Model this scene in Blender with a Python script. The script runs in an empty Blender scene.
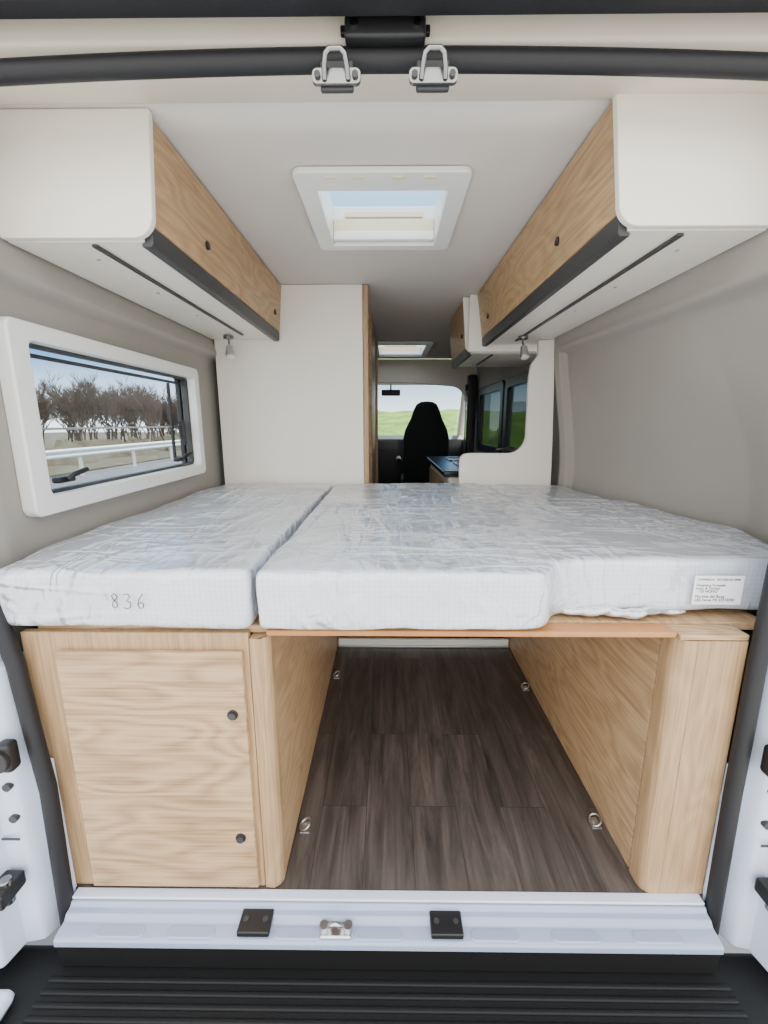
import bpy, bmesh, math, random
from mathutils import Vector, Matrix
random.seed(7)
scene=bpy.context.scene
COL=scene.collection

# ---------------------------------------------------------------- materials
def lin(c):
    out=[]
    for v in c[:3]:
        v=v/255.0
        out.append(v/12.92 if v<=0.04045 else ((v+0.055)/1.055)**2.4)
    return (*out,1.0)
def N(nt,t,**kw):
    n=nt.nodes.new(t)
    for k,v in kw.items():
        if k in n.inputs.keys(): n.inputs[k].default_value=v
        else: setattr(n,k,v)
    return n
def mat(name,rgb,rough=0.5,metal=0.0,bump=0.0,bscale=200,coat=0.0,var=0.0,vscale=5,emis=0.0,spec=0.5):
    m=bpy.data.materials.new(name); m.use_nodes=True
    nt=m.node_tree; b=nt.nodes['Principled BSDF']
    b.inputs['Base Color'].default_value=lin(rgb)
    b.inputs['Roughness'].default_value=rough
    b.inputs['Metallic'].default_value=metal
    b.inputs['Coat Weight'].default_value=coat
    b.inputs['Specular IOR Level'].default_value=spec
    tc=N(nt,'ShaderNodeTexCoord')
    if var>0:
        no=N(nt,'ShaderNodeTexNoise',Scale=vscale,Detail=5.0)
        nt.links.new(tc.outputs['Object'],no.inputs['Vector'])
        r=N(nt,'ShaderNodeValToRGB')
        r.color_ramp.elements[0].position=.3; r.color_ramp.elements[1].position=.7
        c=lin(rgb)
        r.color_ramp.elements[0].color=(c[0]*(1-var),c[1]*(1-var),c[2]*(1-var),1)
        r.color_ramp.elements[1].color=(min(1,c[0]*(1+var)),min(1,c[1]*(1+var)),min(1,c[2]*(1+var)),1)
        nt.links.new(no.outputs['Fac'],r.inputs['Fac']); nt.links.new(r.outputs['Color'],b.inputs['Base Color'])
    if bump>0:
        no=N(nt,'ShaderNodeTexNoise',Scale=bscale,Detail=3.0)
        nt.links.new(tc.outputs['Object'],no.inputs['Vector'])
        bp=N(nt,'ShaderNodeBump',Strength=bump,Distance=0.002)
        nt.links.new(no.outputs['Fac'],bp.inputs['Height']); nt.links.new(bp.outputs['Normal'],b.inputs['Normal'])
    if emis>0:
        b.inputs['Emission Color'].default_value=lin(rgb); b.inputs['Emission Strength'].default_value=emis
    return m
def wood(name,rgb,dark,axis='x',scale=1.0,rough=0.42,cath=0.5):
    """oak laminate; axis = direction of the grain"""
    m=bpy.data.materials.new(name); m.use_nodes=True
    nt=m.node_tree; b=nt.nodes['Principled BSDF']; L=nt.links.new
    tc=N(nt,'ShaderNodeTexCoord')
    def mp(lo,hi):
        s=[hi,hi,hi]; s['xyz'.index(axis)]=lo
        q=N(nt,'ShaderNodeMapping'); q.inputs['Scale'].default_value=s
        L(tc.outputs['Object'],q.inputs['Vector']); return q
    m1=mp(1.6*scale,7*scale); n1=N(nt,'ShaderNodeTexNoise',Scale=1.0,Detail=2.0)
    L(m1.outputs[0],n1.inputs['Vector'])
    mul=N(nt,'ShaderNodeMath',operation='MULTIPLY'); mul.inputs[1].default_value=13.0
    L(n1.outputs['Fac'],mul.inputs[0])
    fr=N(nt,'ShaderNodeMath',operation='PINGPONG'); fr.inputs[1].default_value=0.5
    L(mul.outputs[0],fr.inputs[0])
    m2=mp(5*scale,220*scale); n2=N(nt,'ShaderNodeTexNoise',Scale=1.0,Detail=4.0)
    L(m2.outputs[0],n2.inputs['Vector'])
    a=N(nt,'ShaderNodeMath',operation='MULTIPLY'); a.inputs[1].default_value=cath; L(fr.outputs[0],a.inputs[0])
    s=N(nt,'ShaderNodeMath',operation='ADD'); L(a.outputs[0],s.inputs[0]); 
    b2=N(nt,'ShaderNodeMath',operation='MULTIPLY'); b2.inputs[1].default_value=.9; L(n2.outputs['Fac'],b2.inputs[0]); L(b2.outputs[0],s.inputs[1])
    r=N(nt,'ShaderNodeValToRGB'); r.color_ramp.elements[0].position=.32; r.color_ramp.elements[1].position=.76
    r.color_ramp.elements[0].color=lin(dark); r.color_ramp.elements[1].color=lin(rgb)
    L(s.outputs[0],r.inputs['Fac']); L(r.outputs['Color'],b.inputs['Base Color'])
    b.inputs['Roughness'].default_value=rough
    bp=N(nt,'ShaderNodeBump',Strength=.12,Distance=.001); L(s.outputs[0],bp.inputs['Height']); L(bp.outputs['Normal'],b.inputs['Normal'])
    return m
def floor_mat():
    m=bpy.data.materials.new('vinyl_plank'); m.use_nodes=True
    nt=m.node_tree; b=nt.nodes['Principled BSDF']; L=nt.links.new
    tc=N(nt,'ShaderNodeTexCoord')
    sw=N(nt,'ShaderNodeMapping'); sw.inputs['Rotation'].default_value=(0,0,math.radians(90)); sw.inputs['Location'].default_value=(.25,.06,0)
    L(tc.outputs['Object'],sw.inputs['Vector'])
    br=N(nt,'ShaderNodeTexBrick',Scale=1.0); br.offset=.37; br.offset_frequency=2
    br.inputs['Brick Width'].default_value=.80; br.inputs['Row Height'].default_value=.128
    br.inputs['Mortar Size'].default_value=.0007; br.inputs['Mortar Smooth'].default_value=.2
    br.inputs['Color1'].default_value=(0,0,0,1); br.inputs['Color2'].default_value=(1,1,1,1); br.inputs['Mortar'].default_value=(.0,.0,.0,1)
    br.inputs['Bias'].default_value=0
    L(sw.outputs[0],br.inputs['Vector'])
    mp=N(nt,'ShaderNodeMapping'); mp.inputs['Scale'].default_value=(30,3.0,1)
    L(tc.outputs['Object'],mp.inputs['Vector'])
    ad=N(nt,'ShaderNodeVectorMath',operation='ADD'); L(mp.outputs[0],ad.inputs[0])
    sc=N(nt,'ShaderNodeVectorMath',operation='SCALE'); sc.inputs['Scale'].default_value=13.0
    L(br.outputs['Color'],sc.inputs[0]); L(sc.outputs[0],ad.inputs[1])
    n=N(nt,'ShaderNodeTexNoise',Scale=1.0,Detail=7.0,Roughness=.68); n.inputs['Distortion'].default_value=.6
    L(ad.outputs[0],n.inputs['Vector'])
    r=N(nt,'ShaderNodeValToRGB'); e=r.color_ramp.elements
    e[0].position=.3; e[0].color=lin((50,45,43)); e[1].position=.72; e[1].color=lin((106,97,92))
    x=e.new(.5); x.color=lin((79,72,68))
    L(n.outputs['Fac'],r.inputs['Fac'])
    mx=N(nt,'ShaderNodeMixRGB',blend_type='MULTIPLY'); mx.inputs[0].default_value=1
    r2=N(nt,'ShaderNodeValToRGB'); r2.color_ramp.elements[0].color=(.78,.77,.77,1); r2.color_ramp.elements[1].color=(1.06,1.05,1.04,1)
    L(br.outputs['Color'],r2.inputs['Fac']); L(r.outputs['Color'],mx.inputs[1]); L(r2.outputs['Color'],mx.inputs[2])
    mm=N(nt,'ShaderNodeMixRGB'); mm.inputs[2].default_value=lin((36,33,32)); L(br.outputs['Fac'],mm.inputs[0]); L(mx.outputs[0],mm.inputs[1])
    L(mm.outputs[0],b.inputs['Base Color']); b.inputs['Roughness'].default_value=.42
    bp=N(nt,'ShaderNodeBump',Strength=.12,Distance=.001); L(n.outputs['Fac'],bp.inputs['Height']); L(bp.outputs['Normal'],b.inputs['Normal'])
    return m
def plastic_mattress():
    m=bpy.data.materials.new('wrapped_mattress'); m.use_nodes=True
    nt=m.node_tree; b=nt.nodes['Principled BSDF']; L=nt.links.new
    o=nt.nodes['Material Output']
    tc=N(nt,'ShaderNodeTexCoord')
    v=N(nt,'ShaderNodeTexVoronoi',Scale=95.0); v.inputs['Randomness'].default_value=.15
    L(tc.outputs['Object'],v.inputs['Vector'])
    r=N(nt,'ShaderNodeValToRGB'); r.color_ramp.elements[0].color=lin((214,219,227)); r.color_ramp.elements[1].color=lin((200,206,216))
    r.color_ramp.elements[0].position=.25; r.color_ramp.elements[1].position=.65
    L(v.outputs['Distance'],r.inputs['Fac']); L(r.outputs['Color'],b.inputs['Base Color'])
    b.inputs['Roughness'].default_value=.8
    def ridge(scale,rot,sc,dist,width):
        """thin isolated film creases"""
        mp=N(nt,'ShaderNodeMapping'); mp.inputs['Scale'].default_value=scale; mp.inputs['Rotation'].default_value=(0,0,rot)
        L(tc.outputs['Object'],mp.inputs['Vector'])
        n=N(nt,'ShaderNodeTexNoise',Scale=sc,Detail=1.0,Roughness=.4); n.inputs['Distortion'].default_value=dist; L(mp.outputs[0],n.inputs['Vector'])
        s=N(nt,'ShaderNodeMath',operation='SUBTRACT'); s.inputs[1].default_value=.5; L(n.outputs['Fac'],s.inputs[0])
        a=N(nt,'ShaderNodeMath',operation='ABSOLUTE'); L(s.outputs[0],a.inputs[0])
        q=N(nt,'ShaderNodeMapRange'); q.interpolation_type='SMOOTHSTEP'
        q.inputs['From Min'].default_value=0; q.inputs['From Max'].default_value=width; q.inputs['To Min'].default_value=1; q.inputs['To Max'].default_value=0
        L(a.outputs[0],q.inputs['Value']); return q
    r1=ridge((8,2.0,5),.35,1.0,.6,.08); r2=ridge((2.2,7,6),-.35,1.0,.8,.07); r3=ridge((20,5,12),.9,1.0,.5,.10); r4=ridge((7,18,12),.2,1.0,.5,.10)
    n1=N(nt,'ShaderNodeTexNoise',Scale=6.0,Detail=2.0); L(tc.outputs['Object'],n1.inputs['Vector'])
    nm=N(nt,'ShaderNodeTexNoise',Scale=2.2,Detail=1.0); L(tc.outputs['Object'],nm.inputs['Vector'])
    mk_=N(nt,'ShaderNodeMapRange'); mk_.interpolation_type='SMOOTHSTEP'; mk_.inputs['From Min'].default_value=.38; mk_.inputs['From Max'].default_value=.60; mk_.inputs['To Min'].default_value=.2
    L(nm.outputs['Fac'],mk_.inputs['Value'])
    def madd(a,k,c=None):
        q=N(nt,'ShaderNodeMath',operation='MULTIPLY_ADD'); L(a,q.inputs[0]); q.inputs[1].default_value=k
        if c is None: q.inputs[2].default_value=0
        else: L(c,q.inputs[2])
        return q.outputs[0]
    h=madd(r1.outputs[0],.18); h=madd(r2.outputs[0],.16,h); h=madd(r3.outputs[0],.08,h); h=madd(r4.outputs[0],.06,h)
    hm=N(nt,'ShaderNodeMath',operation='MULTIPLY'); L(h,hm.inputs[0]); L(mk_.outputs[0],hm.inputs[1])
    h2=madd(n1.outputs['Fac'],.6,hm.outputs[0])
    bp=N(nt,'ShaderNodeBump',Strength=1.0,Distance=.042); L(h2,bp.inputs['Height'])
    bp2=N(nt,'ShaderNodeBump',Strength=.4,Distance=.012); L(h2,bp2.inputs['Height']); L(bp2.outputs['Normal'],b.inputs['Normal'])
    g=N(nt,'ShaderNodeBsdfGlossy'); g.inputs['Roughness'].default_value=.05; L(bp.outputs['Normal'],g.inputs['Normal'])
    fr=N(nt,'ShaderNodeFresnel'); fr.inputs['IOR'].default_value=1.5; L(bp.outputs['Normal'],fr.inputs['Normal'])
    ma=N(nt,'ShaderNodeMath',operation='MULTIPLY_ADD'); ma.inputs[1].default_value=1.9; ma.inputs[2].default_value=.05; ma.use_clamp=True
    L(fr.outputs[0],ma.inputs[0])
    mi=N(nt,'ShaderNodeMath',operation='MINIMUM'); mi.inputs[1].default_value=.6; L(ma.outputs[0],mi.inputs[0])
    mx=N(nt,'ShaderNodeMixShader'); L(mi.outputs[0],mx.inputs[0]); L(b.outputs[0],mx.inputs[1]); L(g.outputs[0],mx.inputs[2]); L(mx.outputs[0],o.inputs[0])
    return m
def glass_mat(name,tint=(235,240,240),refl=.08):
    m=bpy.data.materials.new(name); m.use_nodes=True
    nt=m.node_tree; nt.nodes.clear(); L=nt.links.new
    o=N(nt,'ShaderNodeOutputMaterial'); t=N(nt,'ShaderNodeBsdfTransparent'); t.inputs[0].default_value=lin(tint)
    g=N(nt,'ShaderNodeBsdfGlossy'); g.inputs['Roughness'].default_value=.02
    mx=N(nt,'ShaderNodeMixShader'); mx.inputs[0].default_value=refl
    L(t.outputs[0],mx.inputs[1]); L(g.outputs[0],mx.inputs[2]); L(mx.outputs[0],o.inputs[0]); return m

M_white=mat('white_laminate',(238,232,221),.4,bump=.03,bscale=400)
M_cream=mat('cream_body_trim',(220,210,193),.45,var=.03)
M_body=mat('white_body_paint',(204,213,230),.28,coat=.6,var=.02)
M_sill=mat('sill_paint',(148,160,184),.3,coat=.5,var=.04)
M_felt=mat('grey_wall_covering',(158,152,144),.9,bump=.25,bscale=600,var=.04,vscale=3)
M_ceil=mat('ceiling_lining',(206,200,193),.8,bump=.08,bscale=500,var=.02)
M_oak=wood('oak_grain_x',(188,157,119),(142,111,78),'x',cath=.62)
M_oaky=wood('oak_grain_y',(188,157,119),(150,119,85),'y',cath=.55)
M_oakz=wood('oak_grain_z',(184,153,116),(148,117,83),'z',cath=.30)
M_oakd=wood('oak_cabinet_front',(192,158,116),(158,125,88),'y')
M_edge=mat('ply_edge',(176,120,70),.5,var=.12,vscale=20)
M_floor=floor_mat()
M_matt=plastic_mattress()
M_black=mat('black_plastic',(22,22,24),.45,bump=.1,bscale=300)
M_bump=mat('black_bumper_plastic',(14,14,15),.6,bump=.2,bscale=250,spec=.3)
M_rubber=mat('black_rubber_seal',(20,20,24),.6,bump=.15,bscale=150)
M_dark=mat('dark_grey_trim',(52,52,54),.45)
M_alu=mat('aluminium',(200,202,205),.35,metal=1.0,bump=.03,bscale=80)
M_rail=mat('galvanised_rail',(205,207,208),.55,metal=.3,var=.05)
M_chrome=mat('zinc_steel',(140,140,138),.25,metal=1.0)
M_frame=mat('window_frame_white',(230,231,226),.35)
M_beige=mat('blind_beige',(222,205,176),.6)
M_glass=glass_mat('tinted_acrylic',(238,243,245),.03)
M_dglass=glass_mat('dark_tinted_glass',(120,128,128),.06)
M_hglass=glass_mat('hatch_acrylic',(240,246,250),.03)
M_seat=mat('black_seat_fabric',(16,16,18),.85,bump=.3,bscale=300)
M_asph=mat('asphalt',(104,104,108),.9,bump=.3,bscale=40,var=.12,vscale=1.5)
M_bounce=mat('bounce_concrete',(205,200,192),.9,bump=.3,bscale=30,var=.08,vscale=1.5)
M_grass=mat('grass',(118,150,50),.95,bump=.5,bscale=20,var=.5,vscale=.8)
M_verge=mat('dry_verge',(88,80,60),.95,bump=.5,bscale=20,var=.4,vscale=2)
M_bark=mat('bare_bark',(92,78,68),.95,var=.25)
M_label=mat('paper_label',(238,238,246),.6)
M_ink=mat('ink',(40,36,40),.7)
M_stone=mat('dark_worktop',(44,44,46),.25,var=.2,vscale=60)

# ---------------------------------------------------------------- mesh helpers
def group(name,loc=(0,0,0)):
    e=bpy.data.objects.new(name,None); e.empty_display_size=.05; e.location=loc; COL.objects.link(e); return e
def par(o,p):
    if p is not None:
        o.parent=p; o.matrix_parent_inverse=Matrix.Translation(-Vector(p.location))
    return o
def mk(name,bm,m,parent=None,smooth=False,bevel=0,seg=3):
    bmesh.ops.recalc_face_normals(bm,faces=bm.faces[:])
    me=bpy.data.meshes.new(name); bm.to_mesh(me); bm.free()
    o=bpy.data.objects.new(name,me); COL.objects.link(o)
    if m: me.materials.append(m)
    if smooth:
        for p in me.polygons: p.use_smooth=True
    if bevel>0:
        b=o.modifiers.new('bevel','BEVEL'); b.width=bevel; b.segments=seg; b.limit_method='ANGLE'; b.angle_limit=math.radians(40); b.harden_normals=False
        for p in me.polygons: p.use_smooth=True
        w=o.modifiers.new('wn','WEIGHTED_NORMAL'); w.keep_sharp=True
    par(o,parent); return o
def addbox(bm,x0,x1,y0,y1,z0,z1):
    v=[bm.verts.new((x,y,z)) for x in (x0,x1) for y in (y0,y1) for z in (z0,z1)]
    for f in ((0,1,3,2),(4,6,7,5),(0,4,5,1),(2,3,7,6),(0,2,6,4),(1,5,7,3)): bm.faces.new([v[i] for i in f])
def box(name,x0,x1,y0,y1,z0,z1,m,parent=None,bevel=0.002,seg=2):
    bm=bmesh.new(); addbox(bm,x0,x1,y0,y1,z0,z1); return mk(name,bm,m,parent,bevel=bevel,seg=seg)
def boxes(name,lst,m,parent=None,bevel=0):
    bm=bmesh.new()
    for b in lst: addbox(bm,*b)
    return mk(name,bm,m,parent,bevel=bevel)
def P3(pl,p,q,a):
    return {'yz':(a,p,q),'xz':(p,a,q),'xy':(p,q,a)}[pl]
def prism(name,pts,pl,a0,a1,m,parent=None,bevel=0,seg=3):
    bm=bmesh.new()
    A=[bm.verts.new(P3(pl,p,q,a0)) for p,q in pts]; B=[bm.verts.new(P3(pl,p,q,a1)) for p,q in pts]
    n=len(pts); bm.faces.new(A); bm.faces.new(B[::-1])
    for i in range(n): bm.faces.new((A[i],A[(i+1)%n],B[(i+1)%n],B[i]))
    return mk(name,bm,m,parent,bevel=bevel,seg=seg)
def rr(p0,p1,q0,q1,r,n=6):
    pts=[]
    for cx,cy,a in ((p1-r,q1-r,0),(p0+r,q1-r,90),(p0+r,q0+r,180),(p1-r,q0+r,270)):
        for i in range(n+1):
            t=math.radians(a+90*i/n); pts.append((cx+r*math.cos(t),cy+r*math.sin(t)))
    return pts
def ring(name,O,I,pl,a0,a1,m,parent=None,bevel=0):
    bm=bmesh.new(); n=len(O)
    o0=[bm.verts.new(P3(pl,p,q,a0)) for p,q in O]; o1=[bm.verts.new(P3(pl,p,q,a1)) for p,q in O]
    i0=[bm.verts.new(P3(pl,p,q,a0)) for p,q in I]; i1=[bm.verts.new(P3(pl,p,q,a1)) for p,q in I]
    for k in range(n):
        j=(k+1)%n
        bm.faces.new((o0[k],o0[j],o1[j],o1[k])); bm.faces.new((i0[k],i1[k],i1[j],i0[j]))
        bm.faces.new((o0[k],i0[k],i0[j],o0[j])); bm.faces.new((o1[k],o1[j],i1[j],i1[k]))
    return mk(name,bm,m,parent,bevel=bevel)
def cyl(name,c,d,r,h,m,parent=None,r2=None,seg=24,bevel=0):
    bm=bmesh.new(); bmesh.ops.create_cone(bm,cap_ends=True,segments=seg,radius1=r,radius2=r if r2 is None else r2,depth=h)
    q=Vector((0,0,1)).rotation_difference(Vector(d).normalized())
    bmesh.ops.transform(bm,matrix=Matrix.Translation(c)@q.to_matrix().to_4x4(),verts=bm.verts)
    return mk(name,bm,m,parent,bevel=bevel)
def tube(name,pts,r,m,parent=None,cyclic=False,smooth=True,res=6):
    cu=bpy.data.curves.new(name,'CURVE'); cu.dimensions='3D'; cu.bevel_depth=r; cu.bevel_resolution=res; cu.use_fill_caps=True
    s=cu.splines.new('POLY'); s.points.add(len(pts)-1)
    for i,p in enumerate(pts): s.points[i].co=(*p,1)
    s.use_cyclic_u=cyclic; s.use_smooth=smooth
    o=bpy.data.objects.new(name,cu); COL.objects.link(o); cu.materials.append(m)
    dg=bpy.context.evaluated_depsgraph_get(); me=bpy.data.meshes.new_from_object(o.evaluated_get(dg))
    bpy.data.objects.remove(o); o=bpy.data.objects.new(name,me); COL.objects.link(o)
    if not me.materials: me.materials.append(m)
    for p in me.polygons: p.use_smooth=True
    return par(o,parent)
def frange(a,b,s,extra=()):
    n=max(1,round((b-a)/s)); L=[a+(b-a)*i/n for i in range(n+1)]
    L=sorted(set([round(v,5) for v in L]+[round(v,5) for v in extra])); return L
def gridsurf(name,U,V,fn,m,holes=(),flip=False,thick=.03,parent=None):
    bm=bmesh.new(); g=[[bm.verts.new(fn(u,v)) for v in V] for u in U]
    for i in range(len(U)-1):
        for j in range(len(V)-1):
            cu=(U[i]+U[i+1])/2; cv=(V[j]+V[j+1])/2
            if any(h[0]<cu<h[1] and h[2]<cv<h[3] for h in holes): continue
            q=[g[i][j],g[i+1][j],g[i+1][j+1],g[i][j+1]]
            if flip: q.reverse()
            bm.faces.new(q)
    bmesh.ops.delete(bm,geom=[v for v in bm.verts if not v.link_faces],context='VERTS')
    me=bpy.data.meshes.new(name); bm.to_mesh(me); bm.free()
    for p in me.polygons: p.use_smooth=True
    o=bpy.data.objects.new(name,me); COL.objects.link(o); me.materials.append(m)
    if thick>0:
        s=o.modifiers.new('thick','SOLIDIFY'); s.thickness=thick; s.offset=-1
    return par(o,parent)
def sstep(a,b,x):
    t=max(0,min(1,(x-a)/(b-a))); return t*t*(3-2*t)
def interp(x,pts):
    if x<=pts[0][0]: return pts[0][1]
    for (a,b),(c,d) in zip(pts,pts[1:]):
        if x<=c: return b+(d-b)*(x-a)/(c-a)
    return pts[-1][1]

CEIL=1.71
# ---------------------------------------------------------------- room shell
box('floor',-.84,.98,.82,5.6,-.03,0,M_floor,bevel=0)
H1=(-.190,.157,1.295,1.655); H2=(-.08,.30,3.62,4.2)
grow=lambda H,e:(H[0]-e,H[1]+e,H[2]-e,H[3]+e)
h1=grow(H1,.013); h2=grow(H2,.013)
gridsurf('ceiling',frange(-.9,1.0,.1,(h1[0],h1[1],h2[0],h2[1])),frange(.995,4.45,.1,(h1[2],h1[3],h2[2],h2[3])),
    lambda x,y:(x,y,CEIL),M_ceil,holes=[h1,h2],flip=True,thick=.03)
WN=(1.005,1.885,.905,1.285)
def lw(y,z):
    x=-.850
    x+= .042*sstep(1.378,1.405,z)*(1-.6*sstep(1.405,1.50,z))
    x+= .02*(1-sstep(.86,1.0,y))
    return (x,y,z)
gridsurf('wall_left',frange(.865,4.6,.05,(WN[0],WN[1])),frange(0,CEIL,.03,(WN[2],WN[3],1.378,1.385,1.39,1.398,1.405,1.42)),lw,M_felt,holes=[WN],flip=False,thick=.03)
def rx(y,z):
    low=interp(y,[(.865,.885),(1.0,.985),(1.2,1.02),(2.12,.875)])
    up=interp(y,[(.865,.805),(2.12,.805)])
    t=sstep(.85,1.5,z)
    x=low*(1-t)+up*t
    zt=1.375+.02*(y-1.2)
    a=sstep(zt,zt+.022,z); b=sstep(2.055,2.065,y)
    rec=1-(1-a)*(1-b)
    lip=.010*math.exp(-((z-zt-.025)/.015)**2)*(1-b)
    return x-.036*rec-lip
gridsurf('wall_right',frange(.865,2.12,.012,(2.055,2.058,2.062,2.065)),frange(0,1.3,.05)+frange(1.31,1.5,.008)+frange(1.51,CEIL,.04),lambda y,z:(rx(y,z),y,z),M_felt,flip=True,thick=.03)
W2=(2.68,3.25,.88,1.36); W3=(3.4,4.2,.88,1.36)
gridsurf('wall_front_right',frange(2.14,4.6,.1,(W2[0],W2[1],W3[0],W3[1])),frange(0,CEIL,.1,(.88,1.36)),lambda y,z:(.88,y,z),M_felt,holes=[W2,W3],flip=True,thick=.03)
for i,W in enumerate((W2,W3)):
    g=group('window_%d'%(i+2),(.87,(W[0]+W[1])/2,(W[2]+W[3])/2))
    ring('frame',rr(W[0]-.05,W[1]+.05,W[2]-.05,W[3]+.05,.06),rr(W[0]+.02,W[1]-.02,W[2]+.02,W[3]-.02,.04),'yz',.86,.879,M_black,g,bevel=.004)
    box('glass',.886,.889,W[0]+.001,W[1]-.001,W[2]+.001,W[3]-.001,M_dglass,g,bevel=0)

box('wall_partition',-.815,-.120,2.125,2.15,0,CEIL-.002,M_white,bevel=.002)
g=group('bathroom_side_wall',(-.12,2.7,.85))
box('jamb_edge',-.119,-.092,2.118,2.15,0,CEIL-.003,M_oakz,g,bevel=.006)
box('side_panel',-.135,-.112,2.151,2.62,0,CEIL-.003,M_oaky,g)
box('shadow_gap',-.15,-.125,2.62,2.66,0,CEIL-.003,M_dark,g,bevel=0)
box('door_leaf',-.135,-.098,2.66,3.4,0.01,CEIL-.003,M_oaky,g)
box('door_frame',-.119,-.080,3.40,3.44,0.0,CEIL-.003,M_oakz,g)
def arc(cx,cz,r,a0,a1,n=10): return [(cx+r*math.cos(math.radians(a0+(a1-a0)*i/n)),cz+r*math.sin(math.radians(a0+(a1-a0)*i/n))) for i in range(n+1)]
pts=[(.352,0),(.835,0),(.800,1.0),(.775,1.468),(.70,1.468)]+[(.70,1.40)]+[(.672,1.36),(.665,1.30)]+arc(.585,1.03,.085,0,-90,10)+[(.40,.945)]+arc(.385,.91,.033,90,180,5)
prism('partition_panel',pts,'xz',2.125,2.15,M_white,bevel=.004)

pts=[(-.84,1.707),(.87,1.707),(.87,1.15)]+[(.80,1.30)]+arc(.62,1.30,.15,0,90,8)+[(.2,1.48),(-.3,1.48)]+arc(-.6,1.30,.15,90,180,8)+[(-.82,1.15),(-.84,1.15)]
prism('cab_arch_trim',pts,'xz',4.46,4.50,M_cream,bevel=.01)
box('cab_headliner',-.84,.87,4.52,5.35,1.53,1.56,M_cream,bevel=.01)
g=group('windshield',(0,5.7,1.1))
prism('glass_pane',[(5.32,1.52),(5.335,1.52),(6.15,.86),(6.135,.86)],'yz',-.84,.90,glass_mat('clear_glass',(240,245,243),.05),g)
tube('pillar_left',[(-.86,5.3,1.53),(-.95,6.2,.82)],.04,M_cream,g); tube('pillar_right',[(.92,5.3,1.53),(1.0,6.2,.82)],.04,M_cream,g)
g=group('dashboard',(0,5.6,.7))
prism('dash_body',[(5.25,.25),(5.2,.72),(5.28,.90),(5.45,.94),(6.1,.84),(6.1,.25)],'yz',-.86,.92,M_black,g,bevel=.03)
box('radio_screen',-.12,.12,5.22,5.25,.76,.88,M_stone,g)
for x in (-.3,.3,.42): cyl('vent',(x,5.24,.82),(0,-1,.3),.04,.03,M_dark,g)
g=group('steering_wheel',(-.45,4.95,.88))
tube('rim',[(-.45+.19*math.cos(t),4.95+.10*math.sin(t),.88+.16*math.sin(t)) for t in [i*math.pi/12 for i in range(24)]],.014,M_black,g,cyclic=True)
tube('column',[(-.45,4.97,.88),(-.45,5.22,.80)],.03,M_black,g); tube('spoke',[(-.62,4.96,.88),(-.28,4.96,.88)],.014,M_black,g)
g=group('rear_view_mirror',(.03,5.2,1.44)); box('mirror_body',-.08,.14,5.19,5.22,1.40,1.47,M_black,g,bevel=.01); tube('stem',[(.03,5.2,1.46),(.03,5.25,1.53)],.01,M_black,g)
for nm,x0,x1 in (('cab_door',-.90,-.86),('cab_door',.90,.94)):
    g=group(nm,((x0+x1)/2,5,.8))
    box('door_panel',x0,x1,4.62,5.7,.0,.90,M_dark,g,bevel=.01)
    box('rear_pillar',x0,x1,4.55,4.68,.90,1.55,M_cream,g,bevel=.01)
    box('top_rail',x0,x1,4.69,5.4,1.48,1.55,M_cream,g,bevel=.01)
    box('armrest',(x1 if x0<0 else x0-.07)-.0,(x1+.07 if x0<0 else x0),4.8,5.3,.62,.68,M_black,g,bevel=.01)
g=group('seat_belt',(.82,4.42,1.1))
box('pillar_cover',.78,.86,4.34,4.44,.02,1.55,M_black,g,bevel=.015)
box('belt_webbing',.765,.769,4.37,4.42,.25,1.42,M_dark,g,bevel=0); box('belt_guide',.76,.78,4.37,4.43,1.40,1.46,M_black,g,bevel=.008)

def seat(cx,cy):
    g=group('cab_seat',(cx,cy,.6))
    half=[(0,1.31),(.06,1.305),(.105,1.28),(.135,1.22),(.16,1.14),(.19,1.08),(.22,1.02),(.24,.93),(.245,.75),(.24,.52),(.22,.46),(0,.46)]
    pts=[(cx+x,z) for x,z in half]+[(cx-x,z) for x,z in half[-2:0:-1]]
    o=prism('backrest',pts,'xz',cy-.07,cy+.07,M_seat,g,bevel=.045,seg=5)
    box('cushion',cx-.25,cx+.25,cy+.02,cy+.52,.38,.52,M_seat,g,bevel=.05,seg=5)
    box('pedestal',cx-.2,cx+.2,cy+.05,cy+.42,0.001,.39,M_black,g,bevel=.02)
    box('armrest',cx-.31,cx-.255,cy+.0,cy+.36,.66,.72,M_seat,g,bevel=.02)
seat(.40,4.62); seat(-.45,4.62)

g=group('kitchen_unit',(.55,2.9,.4))
box('carcass',.33,.85,2.35,3.35,0.001,.80,M_white,g,bevel=.004)
box('worktop',.30,.86,2.32,3.38,.802,.835,M_stone,g,bevel=.008)
box('door_front',.318,.329,2.4,2.84,.08,.76,M_oaky,g); box('door_front_b',.318,.329,2.86,3.3,.08,.76,M_oaky,g)
ring('sink_rim',rr(.42,.76,2.5,2.84,.05),rr(.44,.74,2.52,2.82,.04),'xy',.8355,.842,M_chrome,g)
box('sink_bowl',.44,.74,2.52,2.82,.8353,.837,M_chrome,g,bevel=0)
tube('tap',[(.78,2.67,.836),(.78,2.67,.92),(.77,2.67,.94),(.66,2.67,.93)],.01,M_chrome,g)
ring('hob_rim',rr(.42,.76,2.95,3.25,.03),rr(.435,.745,2.965,3.235,.02),'xy',.8355,.843,M_chrome,g)
for yy in (3.03,3.17): cyl('burner',(.59,yy,.843),(0,0,1),.045,.014,M_dark,g)

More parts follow.
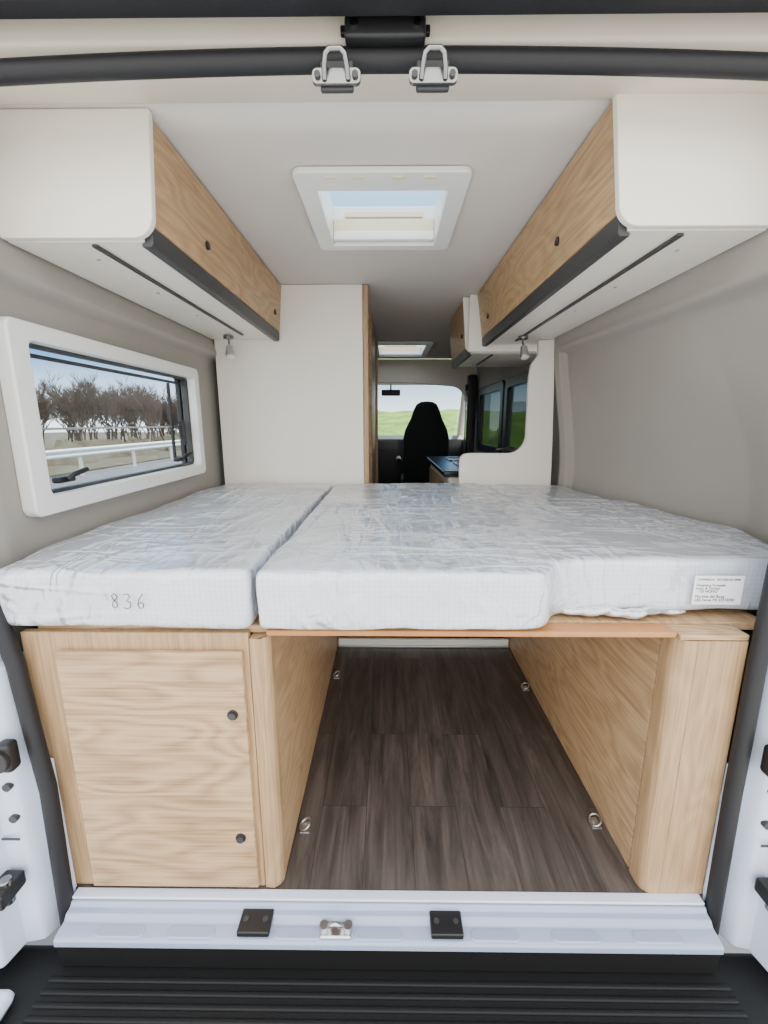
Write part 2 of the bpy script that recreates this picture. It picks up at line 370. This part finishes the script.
# ---------------------------------------------------------------- roof hatches
def hatch(H,out):
    x0,x1,y0,y1=H; g=group('roof_hatch',((x0+x1)/2,(y0+y1)/2,CEIL))
    o=out
    ring('inner_frame',rr(x0-o,x1+o,y0-.09,y1+.04,.025),rr(x0,x1,y0,y1,.006),'xy',CEIL-.016,CEIL-.001,M_frame,g,bevel=.004)
    z0,z1=CEIL-.001,1.80
    t=.012
    boxes('shaft',[(x0-t,x0,y0-t,y1+t,z0,z1),(x1,x1+t,y0-t,y1+t,z0,z1),(x0,x1,y0-t,y0,z0,z1),(x0,x1,y1,y1+t,z0,z1)],M_frame,g)
    box('blind_cassette',x0+.001,x1-.001,y1-.022,y1-.001,1.706,1.734,M_frame,g,bevel=.004)
    box('blind_fold',x0+.001,x1-.001,y1-.012,y1-.001,1.734,1.775,M_beige,g,bevel=.004)
    box('handle_bar',x0+.04,x1-.04,y1-.010,y1-.001,1.780,1.797,M_beige,g,bevel=.002)
    ring('lid_frame',rr(x0-.045,x1+.045,y0-.045,y1+.045,.03),rr(x0-.002,x1+.002,y0-.002,y1+.002,.004),'xy',1.80,1.818,M_frame,g,bevel=.003)
    box('lid_pane',x0-.002,x1+.002,y0-.002,y1+.002,1.806,1.809,M_hglass,g,bevel=0)
    boxes('clips',[(xx,xx+.03,y0-.072,y0-.066,CEIL-.019,CEIL-.0155) for xx in (x0+.03,x0+.1,x0+.2,x0+.28)],M_beige,g)
hatch(H1,.052); hatch(H2,.05)
gridsurf('roof_skin',frange(-.98,1.1,.2,(H1[0]-.05,H1[1]+.05,H2[0]-.05,H2[1]+.05)),frange(.84,5.3,.2,(H1[2]-.05,H1[3]+.05,H2[2]-.05,H2[3]+.05)),
   lambda x,y:(x,y,1.80),M_body,holes=[(H1[0]-.05,H1[1]+.05,H1[2]-.05,H1[3]+.05),(H2[0]-.05,H2[1]+.05,H2[2]-.05,H2[3]+.05)],thick=.012)

# ---------------------------------------------------------------- window 1 (left)
g=group('window_1',(-.84,1.44,1.09))
ring('frame',rr(.966,1.912,.872,1.315,.022),rr(1.022,1.872,.916,1.274,.020),'yz',-.848,-.812,M_frame,g,bevel=.006)
ring('inner_seal',rr(1.015,1.88,.908,1.282,.022),rr(1.030,1.864,.924,1.266,.018),'yz',-.868,-.846,M_dark,g,bevel=.003)
ring('outer_frame',rr(1.0,1.90,.89,1.30,.03),rr(1.022,1.874,.914,1.274,.02),'yz',-.900,-.882,M_black,g,bevel=.003)
box('pane',-.889,-.886,1.022,1.874,.914,1.274,M_glass,g,bevel=0)
box('blind_bar',-.877,-.870,1.04,1.86,1.072,1.078,M_alu,g,bevel=.002)
box('slide_rail_top',-.878,-.868,1.04,1.86,1.246,1.256,M_dark,g,bevel=.002)
box('slider_stile',-.880,-.870,1.76,1.772,.94,1.245,M_black,g,bevel=.002)
for yy,zz in ((1.12,.945),(1.76,.945)):
    box('latch_base',-.866,-.843,yy-.03,yy+.03,zz-.008,zz+.008,M_black,g,bevel=.004)
    tube('latch_lever',[(-.843,yy,zz),(-.833,yy+.01,zz+.012),(-.833,yy+.06,zz+.020)],.007,M_black,g)
box('latch_side',-.866,-.846,1.80,1.835,1.03,1.10,M_black,g,bevel=.006)
box('latch_side_lever',-.846,-.836,1.79,1.81,1.0,1.09,M_black,g,bevel=.004)

# ---------------------------------------------------------------- overhead cabinets
def cabinet(s,y0,y1,xt,xb,xw,zb=1.472,seams=(1.6,),endpanel=True,knobs=()):
    g=group('overhead_cabinet',(s*xb,(y0+y1)/2,1.6)); T=CEIL-.003
    X=lambda x:s*x
    ye=y0+.018 if endpanel else y0
    prism('carcass',[(X(xt+.022),T),(X(xw),T),(X(xw),zb),(X(xb+.02),zb),(X(xb+.018),zb+.03)],'xz',ye+.001,y1,M_white,g,bevel=.002)
    prism('front_trim',[(X(xb-.001),zb+.030),(X(xb+.017),zb+.030),(X(xb+.019),zb-.002),(X(xb+.026),zb-.003),(X(xb+.026),zb-.010),(X(xb+.006),zb-.010),(X(xb+.001),zb-.004)],'xz',ye+.002,y1,M_dark,g,bevel=.002)
    ys=[ye+.004]+list(seams)+[y1]
    for i,(a,b) in enumerate(zip(ys,ys[1:])):
        prism('door_front_%d'%i,[(X(xt),T-.006),(X(xt+.018),T-.006),(X(xb+.016),zb+.032),(X(xb-.002),zb+.032)],'xz',a+.0022,b-.0022,M_oakd,g,bevel=.002)
    for k,a in enumerate(seams):  # black strip behind each door seam stands in for the gap's shade
        prism('seam_shade_%d'%k,[(X(xt+.012),T-.006),(X(xt+.0225),T-.006),(X(xb+.0175),zb+.032),(X(xb+.008),zb+.032)],'xz',a-.004,a+.004,M_black,g)
    if endpanel:
        r=.045
        base=[(xt-.006,T),(xw,T),(xw,zb+.001)]
        n=8; cx,cz=xb-.012+r,zb+.001+r
        c=[(cx+r*math.cos(math.radians(270-90*i/n)),cz+r*math.sin(math.radians(270-90*i/n))) for i in range(n+1)]
        prism('end_panel',[(X(a),b) for a,b in base+c],'xz',y0,ye,M_white,g,bevel=.003)
    xr=xb+.135
    prism('light_rail',[(X(xr-.006),zb-.001),(X(xr+.006),zb-.001),(X(xr+.006),zb-.006),(X(xr-.006),zb-.006)],'xz',y0+.03,y1-.12,M_dark,g)
    for k in range(4):
        yk=y0+.12+k*.27
        if yk<y1-.1: cyl('screw_cap',(X(xr+.05),yk,zb-.001),(0,0,-1),.004,.003,M_alu,g)
    for ky in knobs:
        t=.30; xx=xb+(xt-xb)*t-.003; zz=zb+.035+(T-zb-.035)*t
        cyl('push_knob',(X(xx),ky,zz),(-s,0,.1),.011,.008,M_black,g)
    return g
cabinet(-1,1.0,2.12,.487,.506,.822,seams=(1.58,),knobs=(1.30,2.02))
cabinet(1,.955,2.27,.433,.465,.765,seams=(1.56,),knobs=(1.28,2.1))
cabinet(1,2.33,2.88,.38,.405,.84,zb=1.44,seams=(2.60,),knobs=(2.45,))
box('upright_panel',.40,.83,2.28,2.30,1.44,CEIL-.003,M_white,bevel=.006)

def lamp(x,y,z):
    g=group('reading_lamp',(x,y,z))
    cyl('base',(x,y,z-.008),(0,0,1),.022,.014,M_chrome,g,bevel=.002)
    tube('stem',[(x,y,z-.012),(x,y,z-.03),(x+.004,y-.006,z-.042)],.004,M_chrome,g)
    cyl('head',(x+.006,y-.010,z-.068),(.1,-.3,-1),.014,.05,M_alu,g,r2=.021,bevel=.003)
    cyl('lens',(x+.009,y-.018,z-.0935),(.1,-.3,-1),.017,.006,M_frame,g)
lamp(-.71,2.02,1.470); lamp(.60,2.04,1.470)

# ---------------------------------------------------------------- under-bed furniture
g=group('storage_cabinet',(-.5,1.4,.33))
box('front_panel',-.774,-.292,.826,.844,0.001,.660,M_oakz,g,bevel=.003)
box('door_leaf',-.697,-.304,.812,.826,.014,.622,M_oak,g,bevel=.003)
prism('corner_post',[(-.29,.824),(-.268,.822)]+[(-.278+.028*math.cos(math.radians(a)),.850+.028*math.sin(math.radians(a))) for a in range(-80,1,10)]+[(-.25,.865),(-.29,.865)],'xy',.001,.648,M_oakz,g)
box('aisle_side',-.268,-.2505,.866,2.095,.001,.648,M_oaky,g,bevel=.001)
for xx,zz in ((-.332,.477),(-.336,.158)):
    cyl('knob_ring',(xx,.8105,zz),(0,-1,0),.0115,.005,M_black,g,bevel=.001); cyl('knob',(xx,.807,zz),(0,-1,0),.008,.006,M_dark,g)
g=group('bed_side_cabinet',(.67,1.4,.33))
n=[(.628+.028*math.cos(math.radians(a)),.846+.028*math.sin(math.radians(a))) for a in range(180,271,10)]
prism('corner_post',[(.60,.872)]+n+[(.64,.818),(.64,.872)],'xy',.001,.650,M_oakz,g)
box('front_panel',.641,.742,.818,.84,.001,.650,M_oakz,g,bevel=.001)
box('aisle_side',.602,.62,.880,2.095,.001,.648,M_oaky,g,bevel=.001)
box('shadow_gap',.606,.62,.873,.879,.001,.648,M_dark,g,bevel=0)
g=group('bed_base_board',(0,1.4,.66))
box('board_panel',-.75,.82,.87,2.095,.650,.668,M_oaky,g,bevel=.001)
box('front_rail',-.255,.600,.826,.869,.653,.666,M_edge,g,bevel=.003)
box('left_top',-.752,-.256,.846,.869,.650,.668,M_oak,g,bevel=.003); box('right_top',.601,.742,.818,.869,.652,.664,M_oak,g,bevel=.002)
g=group('aisle_step_profile',(.17,1.95,.03))
box('white_profile',-.245,.597,1.955,1.975,.001,.042,M_frame,g,bevel=.004)
box('metal_nose',-.245,.597,1.945,1.954,.001,.012,M_alu,g)
box('wall_underbed',-.248,.60,2.098,2.118,.001,.648,M_felt)

def ringbolt(x,y,a):
    g=group('tie_down_ring',(x,y,0))
    box('plate',x-.013,x+.013,y-.018,y+.018,.0005,.003,M_alu,g,bevel=.001)
    pts=[(x+math.cos(a)*.016*math.cos(t),y+.018*math.sin(t),.005+abs(math.sin(a))*.016*(1+math.cos(t))) for t in [i*math.pi/8 for i in range(16)]]
    tube('ring',pts,.0028,M_alu,g,cyclic=True)
for x,y in ((-.225,.98),(.575,1.0),(-.225,1.70),(.575,1.62)): ringbolt(x,y,.5)

# ---------------------------------------------------------------- mattresses
tex=bpy.data.textures.new('wrinkle','CLOUDS'); tex.noise_scale=.24; tex.noise_depth=1
tex2=bpy.data.textures.new('wrinkle2','CLOUDS'); tex2.noise_scale=.08; tex2.noise_depth=1
def mattress(outline,z0,z1,voxel=.010):
    g=group('mattress',(sum(p[0] for p in outline)/len(outline),sum(p[1] for p in outline)/len(outline),z0))
    o=prism('mattress_body',outline,'xy',z0,z1,M_matt,g)
    b=o.modifiers.new('bv','BEVEL'); b.width=.014; b.segments=3; b.limit_method='ANGLE'; b.angle_limit=math.radians(35)
    r=o.modifiers.new('rm','REMESH'); r.mode='VOXEL'; r.voxel_size=voxel; r.use_smooth_shade=True
    s=o.modifiers.new('sm','SMOOTH'); s.factor=.5; s.iterations=4
    d=o.modifiers.new('d1','DISPLACE'); d.texture=tex; d.strength=.014; d.mid_level=.7; d.texture_coords='GLOBAL'
    d=o.modifiers.new('d2','DISPLACE'); d.texture=tex2; d.strength=.005; d.mid_level=.7; d.texture_coords='GLOBAL'
    return g
ga=mattress([(-.798,.800),(-.276,.800),(-.270,2.10),(-.80,2.10),(-.828,1.9),(-.828,.98),(-.81,.90)],.674,.806)
cur=[(.27,.795),(.305,.801),(.33,.820),(.345,.85),(.362,.875),(.40,.888)]
gb=mattress([(-.266,.795)]+cur+[(.855,.894),(.92,.97),(.975,1.16),(.955,1.35),(.915,1.655),(.50,1.655),(.44,2.10),(-.258,2.10)],.674,.806)
gc=mattress([(.520,1.690),(.90,1.690),(.825,2.10),(.458,2.10)],.674,.798)
def bunch(u,a):
    r=.010+.003*math.sin(u*17+a)+.0015*math.sin(u*41+2*a)
    e=max(0,math.sin(math.pi*u))**.4
    return (.355+.30*u, .885+.005*math.sin(u*9)+r*e*math.cos(a)*1.3, .685+r*e*math.sin(a))
gridsurf('bunched_film',frange(0,1,.0125),frange(0,6.2832,.45),bunch,M_matt,thick=0,parent=gb)
def text(name,body,size,loc,m,parent,shear=0,space=1.0,rot=(90,0,0)):
    cu=bpy.data.curves.new(name,'FONT'); cu.body=body; cu.size=size; cu.extrude=.0003; cu.shear=shear; cu.space_line=space
    o=bpy.data.objects.new(name,cu); COL.objects.link(o)
    dg=bpy.context.evaluated_depsgraph_get(); me=bpy.data.meshes.new_from_object(o.evaluated_get(dg)); bpy.data.objects.remove(o)
    o=bpy.data.objects.new(name,me); COL.objects.link(o); me.materials.clear(); me.materials.append(m)
    M=Matrix.Translation(loc)@Matrix.Rotation(math.radians(rot[2]),4,'Z')@Matrix.Rotation(math.radians(rot[0]),4,'X'); me.transform(M)
    par(o,parent)
def stroke(name,pts,x0,z0,s,y,parent): tube(name,[(x0+a*s,y,z0+b*s) for a,b in pts],.0009,M_ink,parent,res=2)
yy=.798
stroke('digit_eight',[(.85,1.5),(.5,1.9),(.15,1.6),(.3,1.15),(.7,.75),(.75,.2),(.4,-.05),(.1,.3),(.3,.85),(.75,1.25),(.85,1.5)],-.552,.728,.016,yy,ga)
stroke('digit_three',[(0,1.8),(.6,1.9),(.8,1.5),(.3,1.0),(.8,.8),(.8,.2),(.3,-.1),(-.1,.1)],-.526,.727,.016,yy,ga)
stroke('digit_six',[(.8,1.9),(.3,1.2),(.05,.5),(.3,0),(.7,.1),(.8,.6),(.4,.8),(.1,.5)],-.500,.727,.016,yy,ga)
box('paper_label',.662,.768,.8845,.8853,.702,.768,M_label,gb,bevel=0)
text('label_title','COMMESSA  WXX8216S 0000',.0072,(.667,.8842,.757),M_ink,gb)
text('label_text','Dinamica Frontale\nmod. 8 Terrasi\n- 150 MONO',.0085,(.667,.8842,.744),M_ink,gb,space=.85)
text('label_bold','Mortina del Bosg\nLBS Nova MI 22318781',.0092,(.667,.8842,.718),M_ink,gb,space=.9)

# ---------------------------------------------------------------- rear door frame
g=group('rear_door_frame',(0,.8,.8))
for s in (-1,1):
    q=[(s*.785,.815),(s*.80,.79),(s*.825,.782),(s*.84,.72),(s*.98,.70),(s*1.04,.74),(s*1.06,.86),(s*.92,.885),(s*.88,.863),(s*.79,.858)]
    if s<0: q=[(s*.815,.815),(s*.825,.79),(s*.835,.782),(s*.85,.72),(s*.98,.70),(s*1.04,.74),(s*1.06,.86),(s*.90,.90),(s*.86,.863),(s*.82,.858)]
    prism('pillar',q,'xy',-.10,1.60,M_body,g,bevel=.010)
    prism('pillar_step',[(s*.780,.812),(s*.80,.775),(s*.86,.765),(s*.86,.86),(s*.785,.86)],'xy',-.10,.60,M_body,g,bevel=.010)
    prism('pillar_foot',[(s*.744,.823),(s*.765,.80),(s*.79,.822),(s*.775,.8235)],'xy',-.02,.36,M_body,g,bevel=.005)
    prism('upper_corner',[(s*1.04,1.60),(s*.81,1.60),(s*.76,1.66),(s*.70,1.70),(s*.70,1.79),(s*1.04,1.79)],'xz',.84,.90,M_cream,g,bevel=.01)
prism('header',[(.80,1.797),(.80,1.765),(.838,1.757),(.842,1.700),(.862,1.690),(.866,1.672),(.90,1.676),(.993,1.708),(.993,1.797)],'yz',-.93,.95,M_cream,g,bevel=.006)
box('gutter_bar',-.95,.97,.765,.80,1.699,1.75,M_rubber,g,bevel=.004)
box('gutter_return',-.95,.97,.765,.80,1.751,1.79,M_body,g,bevel=.008)
def sealpath():
    def side(xs):
        L=[]
        for z in (-.075,.0,.15,.3,.45,.6,.7,.8,1.0,1.2,1.45): L.append((interp(z,xs),.798+.03*sstep(.3,1.6,z),z))
        xe=L[-1][0]; s=-1 if xe<0 else 1; ax=abs(xe)-.10
        for i in range(1,9):
            a=math.radians(90*i/8); L.append((s*(ax+.10*math.cos(a)),.828+.019*i/8,1.50+.160*math.sin(a)))
        return L
    A=side([(-.075,-.758),(.3,-.748),(.6,-.772),(.8,-.815),(1.45,-.83)]); B=side([(-.075,.758),(.3,.750),(.6,.752),(.8,.762),(1.45,.80)])
    a=A[-1][0]; b=B[-1][0]; M=[]
    for i in range(1,24):
        x=a+(b-a)*i/24; k=2*(i/24)-1; M.append((x,.847,1.660+.017*(1-k*k)))
    return A+M+B[::-1]
tube('weather_seal',sealpath(),.0165,M_rubber,g)
for s in (-1,1):
    box('wire_gaiter',*sorted((s*.768,s*.80)),.745,.774,.385,.45,M_black,g,bevel=.008)
    cyl('gaiter_ring',(s*.79,.742,.417),(0,-1,0),.024,.012,M_black,g,bevel=.003)
    box('hinge_block',*sorted((s*.80,s*.845)),.700,.764,.09,.125,M_black,g,bevel=.006)
    cyl('hinge_pin',(s*.815,.73,.108),(0,0,1),.012,.06,M_chrome,g,bevel=.003)
    for z in (.25,.33,.52): cyl('bolt_cap',(s*.81,.772,z),(0,-1,0),.009,.01,M_dark,g)
    box('pillar_seam',*sorted((s*.80,s*.858)),.7635,.7655,.20,.205,M_dark,g,bevel=0)
g=group('door_check_bracket',(0,.82,1.70)); 
box('bracket_body',-.070,.058,.812,.836,1.684,1.716,M_black,g,bevel=.005)
box('bracket_flange',-.078,.066,.828,.8375,1.700,1.712,M_black,g,bevel=.002)
for x in (-.055,.044): cyl('bolt',(x,.811,1.702),(0,-1,0),.006,.004,M_chrome,g)
def striker(x):
    g=group('door_striker',(x,.82,1.63))
    prism('plate',rr(x-.040,x+.038,1.622,1.644,.008),'xz',.812,.820,M_chrome,g,bevel=.001)
    box('plate_back',x-.028,x+.026,.820,.83,1.618,1.66,M_dark,g,bevel=.003)
    tube('loop',[(x-.020,.812,1.628),(x-.019,.803,1.638),(x-.016,.798,1.652),(x-.010,.797,1.658),(x+.008,.797,1.658),(x+.014,.798,1.652),(x+.017,.803,1.638),(x+.018,.812,1.628)],.0042,M_chrome,g)
    for dx in (-.031,.029): cyl('screw',(x+dx,.810,1.633),(0,-1,0),.005,.004,M_dark,g)
striker(-.083); striker(.072)

g=group('door_sill',(0,.76,-.03))
prism('sill_body',[(.819,-.006),(.794,-.008),(.790,-.016),(.776,-.018),(.768,-.028),(.742,-.031),(.733,-.036),(.732,-.052),(.819,-.052)],'yz',-.742,.738,M_sill,g,bevel=.003)
box('sill_under',-.75,.745,.748,.819,-.13,-.053,M_bump,g,bevel=0)
box('threshold_strip',-.74,.735,.797,.8195,-.005,.002,M_body,g,bevel=.002)
for x in (-.60,-.44,-.20,-.02,.24,.42,.60):
    prism('pressed_rib',rr(x-.055,x+.055,.737,.764,.012),'xy',-.037,-.0275,M_sill,g,bevel=.004)
for i,x in enumerate((-.298,.133)):
    box('rubber_buffer_%d'%i,x-.036,x+.036,.738,.788,-.026,-.012,M_black,g,bevel=.003)
    for dx in (-.022,.022): cyl('buffer_bolt',(x+dx,.765,-.0115),(0,0,1),.006,.004,M_dark,g)
box('latch_plate',-.150,-.080,.738,.772,-.030,-.022,M_alu,g,bevel=.004)
tube('latch_loop',[(-.130,.757,-.024),(-.128,.745,.000),(-.115,.742,.010),(-.102,.745,.000),(-.100,.757,-.024)],.005,M_alu,g)
for x in (-.142,-.088): cyl('latch_bolt',(x,.757,-.018),(0,0,1),.010,.010,M_alu,g)

g=group('rear_bumper_step',(0,.6,-.15))
box('bumper_body',-1.02,1.02,.46,.80,-.42,-.135,M_bump,g,bevel=.02)
for i in range(11):
    y=.50+i*.022; box('tread_rib_%d'%i,-.76,.76,y,y+.011,-.136,-.130,M_bump,g,bevel=.003)
box('corner_cap',-1.03,-.80,.50,.695,-.134,-.10,M_body,g,bevel=.015)

# ---------------------------------------------------------------- outside
box('ground',-60,60,-40,80,-.75,-.62,M_asph,bevel=0)
box('bounce_slab',-8,8,-14,.9,-.619,-.60,M_bounce,bevel=0)  # unseen pale slab added behind the van to bounce sunlight inside
box('grass_verge',-60,-10.8,-40,80,-.615,-.56,M_verge,bevel=0)
gridsurf('grass_hill',frange(-6,50,1.5),frange(22,75,1.5),lambda x,y:(x,y,-.60+2.8*sstep(22,45,y)+.3*math.sin(x*.7)*math.cos(y*.5)*sstep(22,30,y)),M_grass,thick=.1)
g=group('guard_rail',(-10,10,0))
prism('w_beam',[(-9.98,.02),(-9.93,.06),(-9.93,.10),(-9.98,.14),(-9.98,.18),(-9.93,.22),(-9.93,.26),(-9.98,.30),(-10.0,.30),(-10.0,.02)],'xz',4,60,M_rail,g)
for i in range(19): box('post_%d'%i,-10.12,-10.02,5+i*3,5.06+i*3,-.61,.28,M_rail,g)
def branch(bm,a,d,L,r,depth):
    b=a+d*L
    n=d.orthogonal().normalized(); k=n.cross(d).normalized(); r2=r*.62
    A=[];B=[]
    for i in range(3):
        t=i*2.0944; o=n*math.cos(t)+k*math.sin(t)
        A.append(bm.verts.new(a+o*r)); B.append(bm.verts.new(b+o*r2))
    for i in range(3): bm.faces.new((A[i],A[(i+1)%3],B[(i+1)%3],B[i]))
    if depth<=0: return
    for i in range(3 if depth>1 else 5):
        nd=(d+Vector((random.uniform(-.7,.7),random.uniform(-.7,.7),random.uniform(-.05,.55)))).normalized()
        branch(bm,a+d*L*random.uniform(.45,1.0),nd,L*random.uniform(.6,.85),max(.007,r2*.85),depth-1)
def tree_mesh(i):
    bm=bmesh.new()
    for k in range(3): branch(bm,Vector((random.uniform(-.5,.5),random.uniform(-.5,.5),0)),Vector((random.uniform(-.3,.3),random.uniform(-.3,.3),1)).normalized(),1.35,.06,5)
    me=bpy.data.meshes.new('bare_tree'); bm.to_mesh(me); bm.free(); me.materials.append(M_bark); return me
tms=[tree_mesh(i) for i in range(3)]
gt=group('bare_tree_thicket',(-16,20,-.55))
for i in range(66):
    o=bpy.data.objects.new('tree_%d'%i,tms[i%3]); COL.objects.link(o)
    o.location=(-13.2-random.uniform(0,8),5+i*.62+random.uniform(-.5,.5),-.555)
    s=random.uniform(.8,1.25)*(1.0 if i>18 else .66); o.scale=(s,s,s); o.rotation_euler=(0,0,random.uniform(0,6.28))
    par(o,gt)
gridsurf('undergrowth',frange(2,60,.25),frange(0,1,.125),lambda y,t:(-13-.5*math.sin(y*1.3)-1.5*t,y,-.55+ (.55+.12*math.sin(y*2.1)+.35*random.random())*math.sin(t*math.pi*.5)),M_verge,thick=0,parent=gt)

# ---------------------------------------------------------------- light
w=bpy.data.worlds.new('sky'); scene.world=w; w.use_nodes=True; nt=w.node_tree; nt.nodes.clear(); L=nt.links.new
out=N(nt,'ShaderNodeOutputWorld'); bg=N(nt,'ShaderNodeBackground'); tc=N(nt,'ShaderNodeTexCoord'); sx=N(nt,'ShaderNodeSeparateXYZ')
L(tc.outputs['Generated'],sx.inputs[0])
r=N(nt,'ShaderNodeValToRGB'); e=r.color_ramp.elements
e[0].position=0.0; e[0].color=(3.4,3.7,3.9,1); e[1].position=.95; e[1].color=(4.6,5.0,5.4,1)
for p,c in ((.07,(1.6,2.1,2.6)),(.12,(.50,1.0,1.75)),(.28,(.30,.76,1.60)),(.40,(1.0,1.6,2.2)),(.60,(2.6,3.1,3.6))):
    x=e.new(p); x.color=(*c,1)
L(sx.outputs['Z'],r.inputs['Fac'])
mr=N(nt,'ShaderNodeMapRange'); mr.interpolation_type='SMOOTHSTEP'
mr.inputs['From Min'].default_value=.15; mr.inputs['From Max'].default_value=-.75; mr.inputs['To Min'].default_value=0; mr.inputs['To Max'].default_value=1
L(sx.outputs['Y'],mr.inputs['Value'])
mx=N(nt,'ShaderNodeMixRGB'); mx.inputs[2].default_value=(4.2,4.15,4.05,1); L(mr.outputs[0],mx.inputs[0]); L(r.outputs[0],mx.inputs[1])  # whitish glow added to the rear sky to brighten the interior
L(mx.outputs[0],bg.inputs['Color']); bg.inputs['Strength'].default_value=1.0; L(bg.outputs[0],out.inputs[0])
sun=bpy.data.lights.new('sun','SUN'); sun.energy=6.8; sun.angle=.02; sun.color=(1,.95,.86)
so=bpy.data.objects.new('sun',sun); COL.objects.link(so); so.rotation_euler=Vector((-.45,-1.15,-1.0)).to_track_quat('-Z','Y').to_euler(); so.location=(3,6,8)

# ---------------------------------------------------------------- camera
cam=bpy.data.cameras.new('camera'); co=bpy.data.objects.new('camera',cam); COL.objects.link(co)
cam.sensor_fit='HORIZONTAL'; cam.sensor_width=36; cam.lens=430/768*36; cam.clip_start=.02; cam.clip_end=300
co.location=(0,0,1.09)
co.rotation_euler=(math.radians(90-11.7),0,math.radians(.55))
scene.camera=co
